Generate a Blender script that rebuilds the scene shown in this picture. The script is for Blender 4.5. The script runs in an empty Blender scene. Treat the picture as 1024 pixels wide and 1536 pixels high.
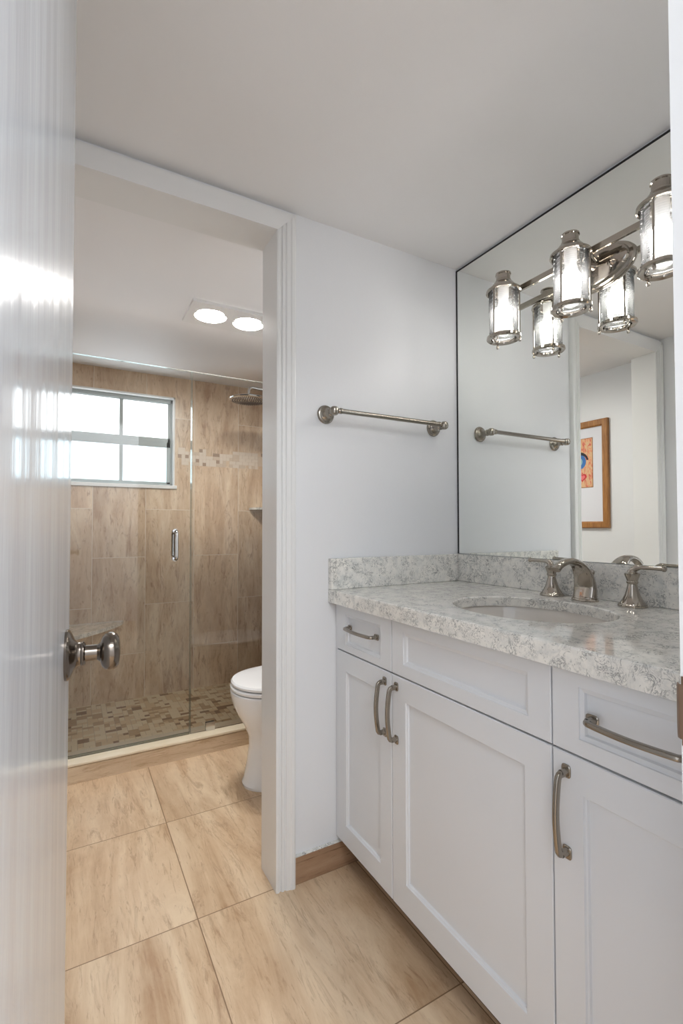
import bpy, bmesh, math, random
from mathutils import Vector, Matrix
random.seed(7)
PI = math.pi
scn = bpy.context.scene
C = scn.collection

# ------------------------------------------------------------------ camera
cam_d = bpy.data.cameras.new('camera')
cam = bpy.data.objects.new('camera', cam_d); C.objects.link(cam)
cam_d.sensor_fit = 'AUTO'; cam_d.sensor_width = 36.0
cam_d.lens = 721.88 / 1536 * 36
cam_d.shift_y = 6.13 / 1536
cam_d.clip_start = 0.02
yaw, pitch, roll = math.radians(29.4268), math.radians(1.3803), math.radians(-0.0859)
fw = Vector((math.sin(yaw) * math.cos(pitch), math.cos(yaw) * math.cos(pitch), math.sin(pitch)))
rt = Vector((math.cos(yaw), -math.sin(yaw), 0)); up = rt.cross(fw)
rt2 = rt * math.cos(roll) + up * math.sin(roll); up2 = -rt * math.sin(roll) + up * math.cos(roll)
M = Matrix((rt2, up2, -fw)).transposed().to_4x4(); M.translation = Vector((0, -1.3923, 1.1001))
cam.matrix_world = M
scn.camera = cam

# ------------------------------------------------------------------ light and exposure
scn.view_settings.view_transform = 'Standard'
try: scn.view_settings.look = 'None'
except Exception: pass
scn.view_settings.gamma = 1.0
scn.view_settings.use_curve_mapping = False
scn.view_settings.exposure = 1.2
BULB = 13.8          # vanity bulbs
HEAT = 98.0          # ceiling heat lamps
PANE_HI, PANE_LO = 2.4, 1.8
w = bpy.data.worlds.new('world'); scn.world = w; w.use_nodes = True
w.node_tree.nodes['Background'].inputs[0].default_value = (0.80, 0.88, 1.0, 1)
w.node_tree.nodes['Background'].inputs[1].default_value = 0.9

def area(name, loc, rot, sx, sy, power, col):
    l = bpy.data.lights.new(name, 'AREA'); l.shape = 'RECTANGLE'; l.size = sx; l.size_y = sy
    l.energy = power; l.color = col
    o = bpy.data.objects.new(name, l); C.objects.link(o); o.location = loc; o.rotation_euler = rot
    return o
# soft hallway light behind the camera
area('hallway_light', (0.35, -2.25, 2.44), (0, 0, 0), 1.4, 0.6, 24, (0.92, 0.96, 1.0))

# ------------------------------------------------------------------ materials
def lin(c):
    return tuple(((x / 255) / 12.92 if x <= 10 else (((x / 255) + 0.055) / 1.055) ** 2.4) for x in c) + (1,)
def mat(name, col, rough=0.5, metal=0.0, spec=0.5, coat=0.0):
    m = bpy.data.materials.new(name); m.use_nodes = True
    b = m.node_tree.nodes['Principled BSDF']
    b.inputs['Base Color'].default_value = lin(col)
    b.inputs['Roughness'].default_value = rough
    b.inputs['Metallic'].default_value = metal
    b.inputs['Specular IOR Level'].default_value = spec
    b.inputs['Coat Weight'].default_value = coat
    return m
def N(m, t, **k):
    n = m.node_tree.nodes.new(t)
    for a, b in k.items(): setattr(n, a, b)
    return n
def L(m, a, b): m.node_tree.links.new(a, b)
def coords(m, scale=(1, 1, 1), rot=(0, 0, 0), loc=(0, 0, 0)):
    t = N(m, 'ShaderNodeTexCoord'); mp = N(m, 'ShaderNodeMapping')
    mp.inputs['Scale'].default_value = scale; mp.inputs['Rotation'].default_value = rot
    mp.inputs['Location'].default_value = loc
    L(m, t.outputs['Object'], mp.inputs['Vector']); return mp.outputs['Vector']
def noise(m, v, scale, detail=6, rough=0.6, dist=0.0):
    n = N(m, 'ShaderNodeTexNoise'); n.inputs['Scale'].default_value = scale
    n.inputs['Detail'].default_value = detail; n.inputs['Roughness'].default_value = rough
    n.inputs['Distortion'].default_value = dist; L(m, v, n.inputs['Vector']); return n
def ramp(m, fac, stops):
    r = N(m, 'ShaderNodeValToRGB'); e = r.color_ramp.elements
    while len(e) < len(stops): e.new(0.5)
    for i, (p, c) in enumerate(stops):
        e[i].position = p; e[i].color = c if len(c) == 4 else lin(c)
    L(m, fac, r.inputs['Fac']); return r.outputs['Color']
def mix(m, fac, a, b, mode='MIX'):
    n = N(m, 'ShaderNodeMix', data_type='RGBA', blend_type=mode)
    for s, v in ((0, fac), (6, a), (7, b)):
        if hasattr(v, 'is_linked') or hasattr(v, 'links'): L(m, v, n.inputs[s])
        else: n.inputs[s].default_value = v
    return n.outputs[2]
def bump(m, h, strength, dist=0.002):
    b = N(m, 'ShaderNodeBump'); b.inputs['Strength'].default_value = strength
    b.inputs['Distance'].default_value = dist; L(m, h, b.inputs['Height'])
    L(m, b.outputs['Normal'], m.node_tree.nodes['Principled BSDF'].inputs['Normal'])

def paint(name, col, rough=0.55, b=0.15, sc=60):
    m = mat(name, col, rough)
    v = coords(m)
    n = noise(m, v, sc, 3, 0.5); bump(m, n.outputs['Fac'], b, 0.001)
    n2 = noise(m, v, 1.3, 2)
    c = lin(col); d = tuple(x * 0.96 for x in c[:3]) + (1,)
    L(m, ramp(m, n2.outputs['Fac'], [(0.3, d), (0.7, c)]), m.node_tree.nodes['Principled BSDF'].inputs['Base Color'])
    return m
M_wall = paint('white_wall_paint', (234, 235, 237), 0.42, 0.12)
M_ceil = paint('ceiling_paint', (238, 237, 237), 0.6, 0.12)
M_trim = paint('gloss_trim_paint', (232, 232, 231), 0.28, 0.05, 30)
M_door = mat('gloss_door_paint', (196, 199, 203), 0.17)
_v = coords(M_door, (1, 85, 14)); _n = noise(M_door, _v, 1.0, 2, 0.45); _m = noise(M_door, coords(M_door, (1, 9, 0.8)), 1.0, 2, 0.5)
_a = N(M_door, 'ShaderNodeMath', operation='MULTIPLY_ADD'); L(M_door, _m.outputs['Fac'], _a.inputs[0]); _a.inputs[1].default_value = 16.0; L(M_door, _n.outputs['Fac'], _a.inputs[2])
bump(M_door, _a.outputs[0], 0.5, 0.00055)
M_door.node_tree.nodes['Principled BSDF'].inputs['Specular IOR Level'].default_value = 0.3
M_cab = paint('cabinet_paint', (229, 231, 234), 0.32, 0.04, 40)

def travertine(name, long_axis, cols, tile=None, grout=(170, 155, 135), rough=0.3, vein=1.0):
    """long_axis: 'z' veins vertical on walls facing +-y ('zx') or +-x ('zy'); 'y' veins along y on floors.
    tile = (swizzle, brick_w, row_h, offset, (ox, oy))"""
    m = mat(name, cols[1], rough)
    B = m.node_tree.nodes['Principled BSDF']
    st = {'z': (7, 7, 1.5), 'y': (8, 1.2, 8), 'x': (1.0, 10, 10)}[long_axis]
    v0 = coords(m, (1, 1, 1))
    # per tile shift of the veins
    if tile:
        sw, bw, rh, off, (ox, oy) = tile
        sp = N(m, 'ShaderNodeSeparateXYZ'); L(m, v0, sp.inputs[0])
        cb = N(m, 'ShaderNodeCombineXYZ')
        L(m, sp.outputs['XYZ'.index(sw[0].upper())], cb.inputs[0]); L(m, sp.outputs['XYZ'.index(sw[1].upper())], cb.inputs[1])
        mp = N(m, 'ShaderNodeMapping'); mp.inputs['Location'].default_value = (-ox, -oy, 0); L(m, cb.outputs[0], mp.inputs['Vector'])
        def brick(mort, c1, c2, cm):
            br = N(m, 'ShaderNodeTexBrick'); br.offset = off; br.squash = 1.0; br.offset_frequency = 2
            br.inputs['Scale'].default_value = 1.0; br.inputs['Brick Width'].default_value = bw
            br.inputs['Row Height'].default_value = rh; br.inputs['Mortar Size'].default_value = mort
            br.inputs['Mortar Smooth'].default_value = 0.1; br.inputs['Bias'].default_value = 0
            br.inputs['Color1'].default_value = c1; br.inputs['Color2'].default_value = c2; br.inputs['Mortar'].default_value = cm
            L(m, mp.outputs[0], br.inputs['Vector']); return br
        rnd = brick(0.0, (0, 0, 0, 1), (1, 1, 1, 1), (0, 0, 0, 1))
        sc = N(m, 'ShaderNodeVectorMath', operation='SCALE'); sc.inputs['Scale'].default_value = 7.3
        L(m, rnd.outputs['Color'], sc.inputs[0])
        ad = N(m, 'ShaderNodeVectorMath', operation='ADD'); L(m, v0, ad.inputs[0]); L(m, sc.outputs[0], ad.inputs[1])
        base = ad.outputs[0]
    else: base = v0
    mp2 = N(m, 'ShaderNodeMapping'); mp2.inputs['Scale'].default_value = st; L(m, base, mp2.inputs['Vector'])
    n1 = noise(m, mp2.outputs[0], 1.1, 9, 0.68, 0.7)
    n2 = noise(m, mp2.outputs[0], 3.2, 9, 0.75, 1.3)
    n3 = noise(m, base, 9, 6, 0.65, 0.3)
    c1 = ramp(m, n1.outputs['Fac'], [(0.34, cols[0]), (0.49, cols[1]), (0.63, cols[2])])
    f2 = ramp(m, n2.outputs['Fac'], [(0.53, (0, 0, 0, 1)), (0.64, (0.9 * vein,) * 3 + (1,))])
    c2 = mix(m, f2, c1, lin(cols[3]))
    f3 = ramp(m, n3.outputs['Fac'], [(0.35, (0, 0, 0, 1)), (0.7, (0.35,) * 3 + (1,))])
    c3 = mix(m, f3, c2, lin(cols[2]))
    n4 = noise(m, mp2.outputs[0], 8, 6, 0.7, 1.5)
    f4 = ramp(m, n4.outputs['Fac'], [(0.57, (0, 0, 0, 1)), (0.66, (0.75 * vein,) * 3 + (1,))])
    c3 = mix(m, f4, c3, lin(cols[3]))
    mpb = N(m, 'ShaderNodeMapping'); mpb.inputs['Scale'].default_value = tuple(x ** 0.6 for x in st); L(m, base, mpb.inputs['Vector'])
    n5 = noise(m, mpb.outputs[0], 1.3, 4, 0.6, 0.8)
    f5 = ramp(m, n5.outputs['Fac'], [(0.52, (0, 0, 0, 1)), (0.68, (0.5 * vein,) * 3 + (1,))])
    c3 = mix(m, f5, c3, lin(tuple((a + b) / 2 for a, b in zip(cols[0], cols[3]))))
    if tile:
        tone = ramp(m, rnd.outputs['Color'], [(0.0, (0.90,) * 3 + (1,)), (1.0, (1.06,) * 3 + (1,))])
        c3 = mix(m, 1.0, c3, tone, 'MULTIPLY')
        g = brick(0.0016, (0, 0, 0, 1), (0, 0, 0, 1), (1, 1, 1, 1))
        c3 = mix(m, g.outputs['Fac'], c3, lin(grout))
        inv = N(m, 'ShaderNodeMath', operation='SUBTRACT'); inv.inputs[0].default_value = 1.0; L(m, g.outputs['Fac'], inv.inputs[1])
        bump(m, inv.outputs[0], 0.35, 0.001)
    L(m, c3, B.inputs['Base Color'])
    return m
TW = [(184, 150, 118), (210, 181, 149), (230, 210, 184), (142, 98, 66)]
M_tile_back = travertine('shower_wall_tile', 'z', TW, ('zx', 0.61, 0.305, 0.5, (0.0, 0.12)), (224, 212, 196), 0.30, 0.7)
M_tile_side = travertine('shower_side_tile', 'z', TW, ('zy', 0.61, 0.305, 0.5, (0.0, 0.10)), (206, 192, 172), 0.30, 1.0)
TF = [(186, 150, 114), (214, 184, 150), (232, 208, 176), (146, 106, 72)]
M_floor = travertine('floor_tile', 'y', TF, ('xy', 0.508, 0.508, 0.0, (-0.183, 0.01)), (140, 112, 84), 0.28, 0.55)
M_base = travertine('baseboard_tile', 'x', [(142, 108, 82), (164, 130, 102), (180, 150, 122), (104, 72, 50)], None, rough=0.35)
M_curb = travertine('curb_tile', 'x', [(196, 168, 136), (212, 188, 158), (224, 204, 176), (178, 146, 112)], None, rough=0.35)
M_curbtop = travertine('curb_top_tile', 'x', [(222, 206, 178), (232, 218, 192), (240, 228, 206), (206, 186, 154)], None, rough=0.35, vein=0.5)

def quartz(name):
    m = mat(name, (200, 197, 190), 0.08, spec=0.55)
    B = m.node_tree.nodes['Principled BSDF']
    v = coords(m)
    wn = noise(m, v, 18, 4, 0.6); sc = N(m, 'ShaderNodeVectorMath', operation='SCALE'); sc.inputs['Scale'].default_value = 0.03
    L(m, wn.outputs['Color'], sc.inputs[0]); ad = N(m, 'ShaderNodeVectorMath', operation='ADD')
    L(m, v, ad.inputs[0]); L(m, sc.outputs[0], ad.inputs[1])
    a = noise(m, ad.outputs[0], 24, 8, 0.7, 0.8)
    base = ramp(m, a.outputs['Fac'], [(0.30, (208, 209, 205)), (0.47, (234, 232, 226)), (0.62, (245, 242, 235))])
    # squiggly thin veins: narrow band of a distorted noise
    b = noise(m, ad.outputs[0], 62, 6, 0.6, 1.8)
    f = ramp(m, b.outputs['Fac'], [(0.455, (0, 0, 0, 1)), (0.492, (0.8,) * 3 + (1,)), (0.508, (0.8,) * 3 + (1,)), (0.545, (0, 0, 0, 1))])
    msk = noise(m, v, 30, 3, 0.5); f2 = ramp(m, msk.outputs['Fac'], [(0.42, (0, 0, 0, 1)), (0.58, (1, 1, 1, 1))])
    ff = mix(m, 1.0, f, f2, 'MULTIPLY')
    c = mix(m, ff, base, lin((122, 124, 122)))
    d = noise(m, ad.outputs[0], 110, 4, 0.6, 1.0)
    f3 = ramp(m, d.outputs['Fac'], [(0.60, (0, 0, 0, 1)), (0.68, (0.6,) * 3 + (1,))])
    c = mix(m, f3, c, lin((104, 106, 106)))
    L(m, c, B.inputs['Base Color']); return m
M_quartz = quartz('marbled_quartz')
M_marble = quartz('pale_marble'); M_marble.node_tree.nodes['Principled BSDF'].inputs['Roughness'].default_value = 0.2
M_nickel = mat('polished_nickel', (178, 170, 160), 0.09, 1.0)
def brushed(name, col, rough):
    m = mat(name, col, rough, 1.0)
    n = noise(m, coords(m, (1, 1, 1)), 180, 3); bump(m, n.outputs['Fac'], 0.05, 0.0005); return m
M_brush = brushed('brushed_nickel', (156, 149, 139), 0.24)
M_knob = brushed('aged_nickel', (122, 113, 104), 0.2)
M_bronze = brushed('bronze', (150, 124, 104), 0.3)
M_chrome = mat('chrome', (210, 210, 210), 0.06, 1.0)
M_porc = mat('porcelain', (242, 243, 244), 0.12, coat=0.5)
M_sink = mat('sink_biscuit', (232, 226, 218), 0.14, coat=0.5)
M_mirror = mat('mirror_silver', (250, 252, 248), 0.0, 1.0)
M_black = mat('black_edge', (22, 22, 22), 0.4)
M_alu = mat('window_frame_paint', (168, 176, 176), 0.35)
M_dark = mat('dark_toe_kick', (96, 70, 52), 0.6)
M_grout = mat('mosaic_grout', (206, 188, 160), 0.7)
M_mos = [mat('mosaic_%s' % n, c, 0.35) for n, c in (('cream', (246, 230, 200)), ('sand', (234, 210, 172)), ('tan', (204, 172, 130)), ('brown', (156, 122, 88)))]
M_band = [mat('border_%s' % n, c, 0.35) for n, c in (('cream', (218, 203, 186)), ('sand', (206, 186, 164)), ('brown', (160, 134, 112)))]
M_wood = mat('honey_wood', (166, 112, 60), 0.4)
_n = noise(M_wood, coords(M_wood, (30, 30, 3)), 3, 5, 0.6, 0.5)
L(M_wood, ramp(M_wood, _n.outputs['Fac'], [(0.3, (132, 84, 40)), (0.7, (184, 130, 72))]), M_wood.node_tree.nodes['Principled BSDF'].inputs['Base Color'])
M_mat = mat('mat_board', (226, 226, 232), 0.7)
M_art = mat('art_paper', (222, 168, 140), 0.7)
_n = noise(M_art, coords(M_art, (1, 22, 9)), 2.4, 4, 0.6, 1.0)
L(M_art, ramp(M_art, _n.outputs['Fac'], [(0.36, (206, 96, 84)), (0.46, (226, 160, 120)), (0.56, (216, 190, 146)), (0.68, (232, 128, 96))]), M_art.node_tree.nodes['Principled BSDF'].inputs['Base Color'])
M_blue = mat('art_blue', (54, 112, 178), 0.6); M_pale = mat('art_pale', (150, 186, 190), 0.6)
M_ink = mat('art_ink', (30, 26, 34), 0.6); M_red = mat('art_red', (204, 50, 56), 0.6); M_pink = mat('art_pink', (232, 120, 120), 0.6)

def emis(name, col, strength):
    m = bpy.data.materials.new(name); m.use_nodes = True; nt = m.node_tree
    nt.nodes.remove(nt.nodes['Principled BSDF'])
    e = N(m, 'ShaderNodeEmission'); e.inputs[0].default_value = col; e.inputs[1].default_value = strength
    L(m, e.outputs[0], nt.nodes['Material Output'].inputs[0]); return m
M_bulb = emis('vanity_bulb_glow', (1.0, 0.98, 0.95, 1), BULB)
M_heat = emis('heat_lamp_glow', (1.0, 0.97, 0.93, 1), HEAT)
M_pane_hi = emis('frosted_pane_upper', (0.92, 0.96, 1.0, 1), PANE_HI * 0.72)
M_pane_lo = emis('frosted_pane_lower', (0.74, 0.90, 1.0, 1), PANE_LO * 0.78)

def thin_glass(name, tint, gloss_rough=0.0, haze=0.0, ior=1.45, hazecol=(1, 1, 1, 1)):
    m = bpy.data.materials.new(name); m.use_nodes = True; nt = m.node_tree
    nt.nodes.remove(nt.nodes['Principled BSDF'])
    t = N(m, 'ShaderNodeBsdfTransparent'); t.inputs[0].default_value = tint
    g = N(m, 'ShaderNodeBsdfGlossy'); g.inputs['Roughness'].default_value = gloss_rough
    fr = N(m, 'ShaderNodeFresnel'); fr.inputs[0].default_value = ior
    a = N(m, 'ShaderNodeMixShader'); L(m, fr.outputs[0], a.inputs[0]); L(m, t.outputs[0], a.inputs[1]); L(m, g.outputs[0], a.inputs[2])
    out = a.outputs[0]
    if haze:
        d = N(m, 'ShaderNodeBsdfTranslucent'); d.inputs[0].default_value = hazecol
        b = N(m, 'ShaderNodeMixShader'); b.inputs[0].default_value = haze; L(m, out, b.inputs[1]); L(m, d.outputs[0], b.inputs[2]); out = b.outputs[0]
    L(m, out, nt.nodes['Material Output'].inputs[0]); return m
M_glass = thin_glass('shower_glass', (0.975, 0.985, 0.98, 1))
M_edge = thin_glass('glass_edge', (0.86, 0.90, 0.87, 1), 0.15, 0.10)
M_shade = thin_glass('ribbed_glass', (0.97, 0.97, 0.97, 1), 0.04, 0.022, 1.38)

# ------------------------------------------------------------------ mesh helpers
def box(bm, x0, x1, y0, y1, z0, z1, mi=0, bev=0.0):
    vs = [bm.verts.new(p) for p in ((x0, y0, z0), (x1, y0, z0), (x1, y1, z0), (x0, y1, z0), (x0, y0, z1), (x1, y0, z1), (x1, y1, z1), (x0, y1, z1))]
    fs = [bm.faces.new([vs[i] for i in q]) for q in ((0, 3, 2, 1), (4, 5, 6, 7), (0, 1, 5, 4), (1, 2, 6, 5), (2, 3, 7, 6), (3, 0, 4, 7))]
    for f in fs: f.material_index = mi
    if bev:
        es = list({e for f in fs for e in f.edges})
        bmesh.ops.bevel(bm, geom=es, offset=bev, segments=2, affect='EDGES', profile=0.5)
    return fs
def frame_of(d):
    d = Vector(d).normalized()
    a = Vector((0, 0, 1)) if abs(d.z) < 0.9 else Vector((1, 0, 0))
    u = d.cross(a).normalized(); return d, u, d.cross(u)
def lathe(bm, prof, loc=(0, 0, 0), axis=(0, 0, 1), seg=32, mi=0, smooth=True, sx=1.0, sy=1.0, uv=None):
    """prof: list of (r, h) along the axis. sx, sy squash the section"""
    d, u, v = frame_of(axis)
    if uv: u, v = Vector(uv[0]), Vector(uv[1])
    loc = Vector(loc); rings = []
    for r, h in prof:
        if r < 1e-6: rings.append([bm.verts.new(loc + d * h)])
        else: rings.append([bm.verts.new(loc + d * h + u * (r * sx * math.cos(2 * PI * k / seg)) + v * (r * sy * math.sin(2 * PI * k / seg))) for k in range(seg)])
    for a, b in zip(rings, rings[1:]):
        for k in range(seg):
            k2 = (k + 1) % seg
            if len(a) == 1 and len(b) == 1: continue
            if len(a) == 1: q = [a[0], b[k2], b[k]]
            elif len(b) == 1: q = [a[k], a[k2], b[0]]
            else: q = [a[k], a[k2], b[k2], b[k]]
            f = bm.faces.new(q); f.material_index = mi; f.smooth = smooth
def sweep(bm, path, rw, rh=None, up=(0, 0, 1), seg=12, mi=0, power=2.0, caps=True):
    """tube with superellipse section. rw, rh may be lists per point"""
    P = [Vector(p) for p in path]; n = len(P); up = Vector(up)
    if rh is None: rh = rw
    rw = rw if isinstance(rw, (list, tuple)) else [rw] * n
    rh = rh if isinstance(rh, (list, tuple)) else [rh] * n
    rings = []
    for i, p in enumerate(P):
        t = (P[min(i + 1, n - 1)] - P[max(i - 1, 0)]).normalized()
        s = t.cross(up)
        if s.length < 1e-4: s = t.cross(Vector((1, 0, 0)))
        s.normalize(); q = s.cross(t).normalized()
        ring = []
        for k in range(seg):
            a = 2 * PI * (k + 0.5) / seg; c, d = math.cos(a), math.sin(a)
            ring.append(bm.verts.new(p + s * (rw[i] * math.copysign(abs(c) ** (2 / power), c)) + q * (rh[i] * math.copysign(abs(d) ** (2 / power), d))))
        rings.append(ring)
    for a, b in zip(rings, rings[1:]):
        for k in range(seg):
            f = bm.faces.new([a[k], a[(k + 1) % seg], b[(k + 1) % seg], b[k]]); f.smooth = True; f.material_index = mi
    if caps:
        bm.faces.new(rings[0][::-1]).material_index = mi; bm.faces.new(rings[-1]).material_index = mi
def loft(bm, loops, mi=0, smooth=True, cap0=True, cap1=True):
    R = [[bm.verts.new(p) for p in lp] for lp in loops]; n = len(R[0])
    for a, b in zip(R, R[1:]):
        for k in range(n):
            f = bm.faces.new([a[k], a[(k + 1) % n], b[(k + 1) % n], b[k]]); f.smooth = smooth; f.material_index = mi
    if cap0: bm.faces.new(R[0][::-1]).material_index = mi
    if cap1: bm.faces.new(R[-1]).material_index = mi
def prism(bm, pts, z0, z1, mi=0, axis='z'):
    f = {'z': lambda a, b, c: (a, b, c), 'x': lambda a, b, c: (c, a, b), 'y': lambda a, b, c: (a, c, b)}[axis]
    loft(bm, [[f(a, b, z0) for a, b in pts], [f(a, b, z1) for a, b in pts]], mi, False)
def obj(name, bm, mats, parent=None, sharp=35):
    bmesh.ops.recalc_face_normals(bm, faces=bm.faces[:])
    soft = any(f.smooth for f in bm.faces)
    me = bpy.data.meshes.new(name); bm.to_mesh(me); bm.free()
    for m in (mats if isinstance(mats, (list, tuple)) else [mats]): me.materials.append(m)
    try:
        if soft: me.set_sharp_from_angle(angle=math.radians(sharp))
    except Exception: pass
    o = bpy.data.objects.new(name, me); C.objects.link(o)
    if parent:
        o.parent = parent; o.matrix_parent_inverse = Matrix.Translation(-parent_world(parent))
    return o
def parent_world(p):
    v = Vector((0, 0, 0))
    while p is not None:
        v += p.location - (-p.matrix_parent_inverse.translation if p.parent else Vector((0, 0, 0))); p = p.parent
    return v
def tag(o, label=None, cat=None, group=None, kind=None):
    if label: o['label'] = label
    if cat: o['category'] = cat
    if group: o['group'] = group
    if kind: o['kind'] = kind
    return o
def thing(name, label, cat, loc=(0, 0, 0), group=None):
    o = bpy.data.objects.new(name, None); C.objects.link(o); o.location = loc; o.empty_display_size = 0.05
    return tag(o, label, cat, group)
def struct(name, bm, m, label, cat, parent=None):
    o = obj(name, bm, m, parent)
    if not parent: tag(o, label, cat, kind='structure')
    return o
def B(): return bmesh.new()
def copy_tree(o, delta, parent=None):
    c = o.copy(); C.objects.link(c)
    if parent: c.parent = parent
    else: c.location = o.location + Vector(delta)
    for ch in [x for x in bpy.data.objects if x.parent == o]: copy_tree(ch, delta, c)
    return c

# ------------------------------------------------------------------ setting
XR, ZC = 1.302, 2.103          # right wall plane, ceiling
XL, XL2 = -0.15, -0.375        # left wall of vanity room / of toilet room
YP, YB, YE = 0.104, 1.93, -1.13
DX0, DX1, DH = -0.09, 0.551, 2.025   # inner doorway

bm = B(); box(bm, -0.5, 1.42, -1.24, 1.0, -0.08, 0.0)
struct('floor', bm, M_floor, 'beige travertine look tile floor of both rooms', 'floor')
bm = B(); box(bm, -1.4, 2.2, -2.7, -1.24, -0.08, 0.0)
struct('floor_hallway', bm, M_floor, 'tile floor of the hallway outside the entry door', 'floor')
bm = B(); box(bm, -0.5, 1.42, -1.24, 2.1, ZC, ZC + 0.1)
struct('ceiling', bm, M_ceil, 'low smooth painted ceiling over vanity, toilet and shower', 'ceiling')
bm = B(); box(bm, -1.4, 2.2, -2.8, -2.7, 0, 2.45)
struct('wall_hallway', bm, M_wall, 'white hallway wall behind the camera', 'wall')
bm = B(); box(bm, -1.4, 2.2, -2.7, -1.24, 2.45, 2.5)
struct('ceiling_hallway', bm, M_ceil, 'hallway ceiling outside the entry door', 'ceiling')

bm = B(); box(bm, XR, XR + 0.11, YE - 0.11, 1.06, 0, ZC)
struct('wall_right', bm, M_wall, 'white painted wall behind the mirror and vanity', 'wall')
bm = B(); box(bm, XR, XR + 0.11, 1.06, YB, 0, ZC)
struct('wall_shower_right', bm, M_tile_side, 'tiled right wall of the shower', 'wall')
bm = B(); box(bm, XL - 0.11, XL, YE - 0.11, 0, 0, ZC)
struct('wall_left', bm, M_wall, 'white painted wall behind the open entry door', 'wall')
bm = B(); box(bm, XL2 - 0.11, XL2, YP, 1.06, 0, ZC)
struct('wall_toilet_left', bm, M_wall, 'white wall with the framed picture, seen in the mirror', 'wall')
bm = B(); box(bm, XL2 - 0.11, XL2, 1.06, YB, 0, ZC)
struct('wall_shower_left', bm, M_tile_side, 'tiled left wall of the shower behind the bench', 'wall')
# partition with the doorway
bm = B()
box(bm, -0.5, DX0 - 0.012, 0, YP, 0, ZC); box(bm, DX1 + 0.012, XR, 0, YP, 0, ZC); box(bm, DX0 - 0.012, DX1 + 0.012, 0, YP, DH + 0.012, ZC)
struct('wall_back', bm, M_wall, 'white partition wall with the doorway and the towel bar', 'wall')
# entry wall
EX0, EX1 = -0.046, 0.546
bm = B()
box(bm, -1.4, EX0 - 0.012, YE - 0.11, YE, 0, ZC); box(bm, EX1 + 0.012, 2.2, YE - 0.11, YE, 0, ZC); box(bm, EX0 - 0.012, EX1 + 0.012, YE - 0.11, YE, 2.045, ZC)
box(bm, -1.4, 2.2, YE - 0.11, YE - 0.05, ZC, 2.45)
struct('wall_front', bm, M_wall, 'white wall around the entry doorway', 'wall')
# shower back wall with window hole
WX0, WX1, WZ0, WZ1 = -0.045, 0.603, 1.375, 1.968
bm = B()
box(bm, XL2 - 0.11, WX0, YB, YB + 0.13, 0, ZC); box(bm, WX1, XR + 0.11, YB, YB + 0.13, 0, ZC)
box(bm, WX0, WX1, YB, YB + 0.13, 0, WZ0); box(bm, WX0, WX1, YB, YB + 0.13, WZ1, ZC)
struct('wall_shower_back', bm, M_tile_back, 'travertine look tiled back wall of the shower with the window', 'wall')

# mosaic border strip : real little tiles
def mosaic(bm, u0, u1, v0, v1, cell, place, nm, weights, ragged=False, gap=0.0016, small=()):
    nu, nv = int(round((u1 - u0) / cell)), int(round((v1 - v0) / cell))
    used = [[False] * nv for _ in range(nu)]
    for j in range(nv):
        for i in range(nu):
            if used[i][j]: continue
            shp = random.choice([(2, 2), (2, 1), (1, 2), (1, 1), (2, 1), (1, 1)])
            a, b = shp
            if i + a > nu: a = 1
            if j + b > nv: b = 1
            if any(used[i + p][j + q] for p in range(a) for q in range(b)): a = b = 1
            for p in range(a):
                for q in range(b): used[i + p][j + q] = True
            if ragged and (j == 0 or j + b == nv) and random.random() < 0.25: continue
            mi = random.choices(range(nm), weights)[0]
            if a * b == 1 and small: mi = random.choices(range(nm), small)[0]
            place(bm, u0 + i * cell + gap / 2, u0 + (i + a) * cell - gap / 2, v0 + j * cell + gap / 2, v0 + (j + b) * cell - gap / 2, mi)
bm = B()
mosaic(bm, XL2, XR, 1.522, 1.638, 0.0232, lambda b, a0, a1, c0, c1, mi: box(b, a0, a1, YB - 0.0022, YB, c0, c1, mi), 3, (7, 2, 0.4), True, 0.0012, (3, 2, 5))
# cut the tiles lying over the window opening
kill = [v for v in bm.verts if WX0 - 0.03 < v.co.x < WX1 + 0.012]
bmesh.ops.delete(bm, geom=kill, context='VERTS')
struct('trim_1', bm, M_band, 'narrow pale mosaic border of small squares across the shower wall', 'tile border')

# shower floor mosaic
bm = B(); box(bm, XL2, XR, 1.13, YB, -0.08, 0.021)
o = struct('floor_shower', bm, M_grout, 'beige and brown mosaic tile floor of the shower', 'floor')
bm = B()
mosaic(bm, XL2, XR, 1.13, YB, 0.0262, lambda b, a0, a1, c0, c1, mi: box(b, a0, min(a1, XR), c0, min(c1, YB), 0.0205, 0.0235, mi), 4, (5, 3, 2.2, 1.2), False, 0.0022)
mo = obj('mosaic_tiles', bm, M_mos, o)
# curb
bm = B(); box(bm, XL2, XR, 1.0, 1.125, 0, 0.078)
box(bm, XL2, XR, 0.996, 1.0, 0, 0.072)
cu = struct('trim_2', bm, M_curb, 'low tiled shower curb in front of the glass', 'shower curb')
bm = B(); box(bm, XL2, XR, 0.992, 1.13, 0.076, 0.088, 0, 0.003)
obj('curb_cap', bm, M_curbtop, cu)
bm = B(); box(bm, 0.2485, 0.251, 0.9945, 0.997, 0.0, 0.075); box(bm, 0.858, 0.8605, 0.9945, 0.997, 0, 0.075)
obj('grout_joint', bm, M_grout, cu)

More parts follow.
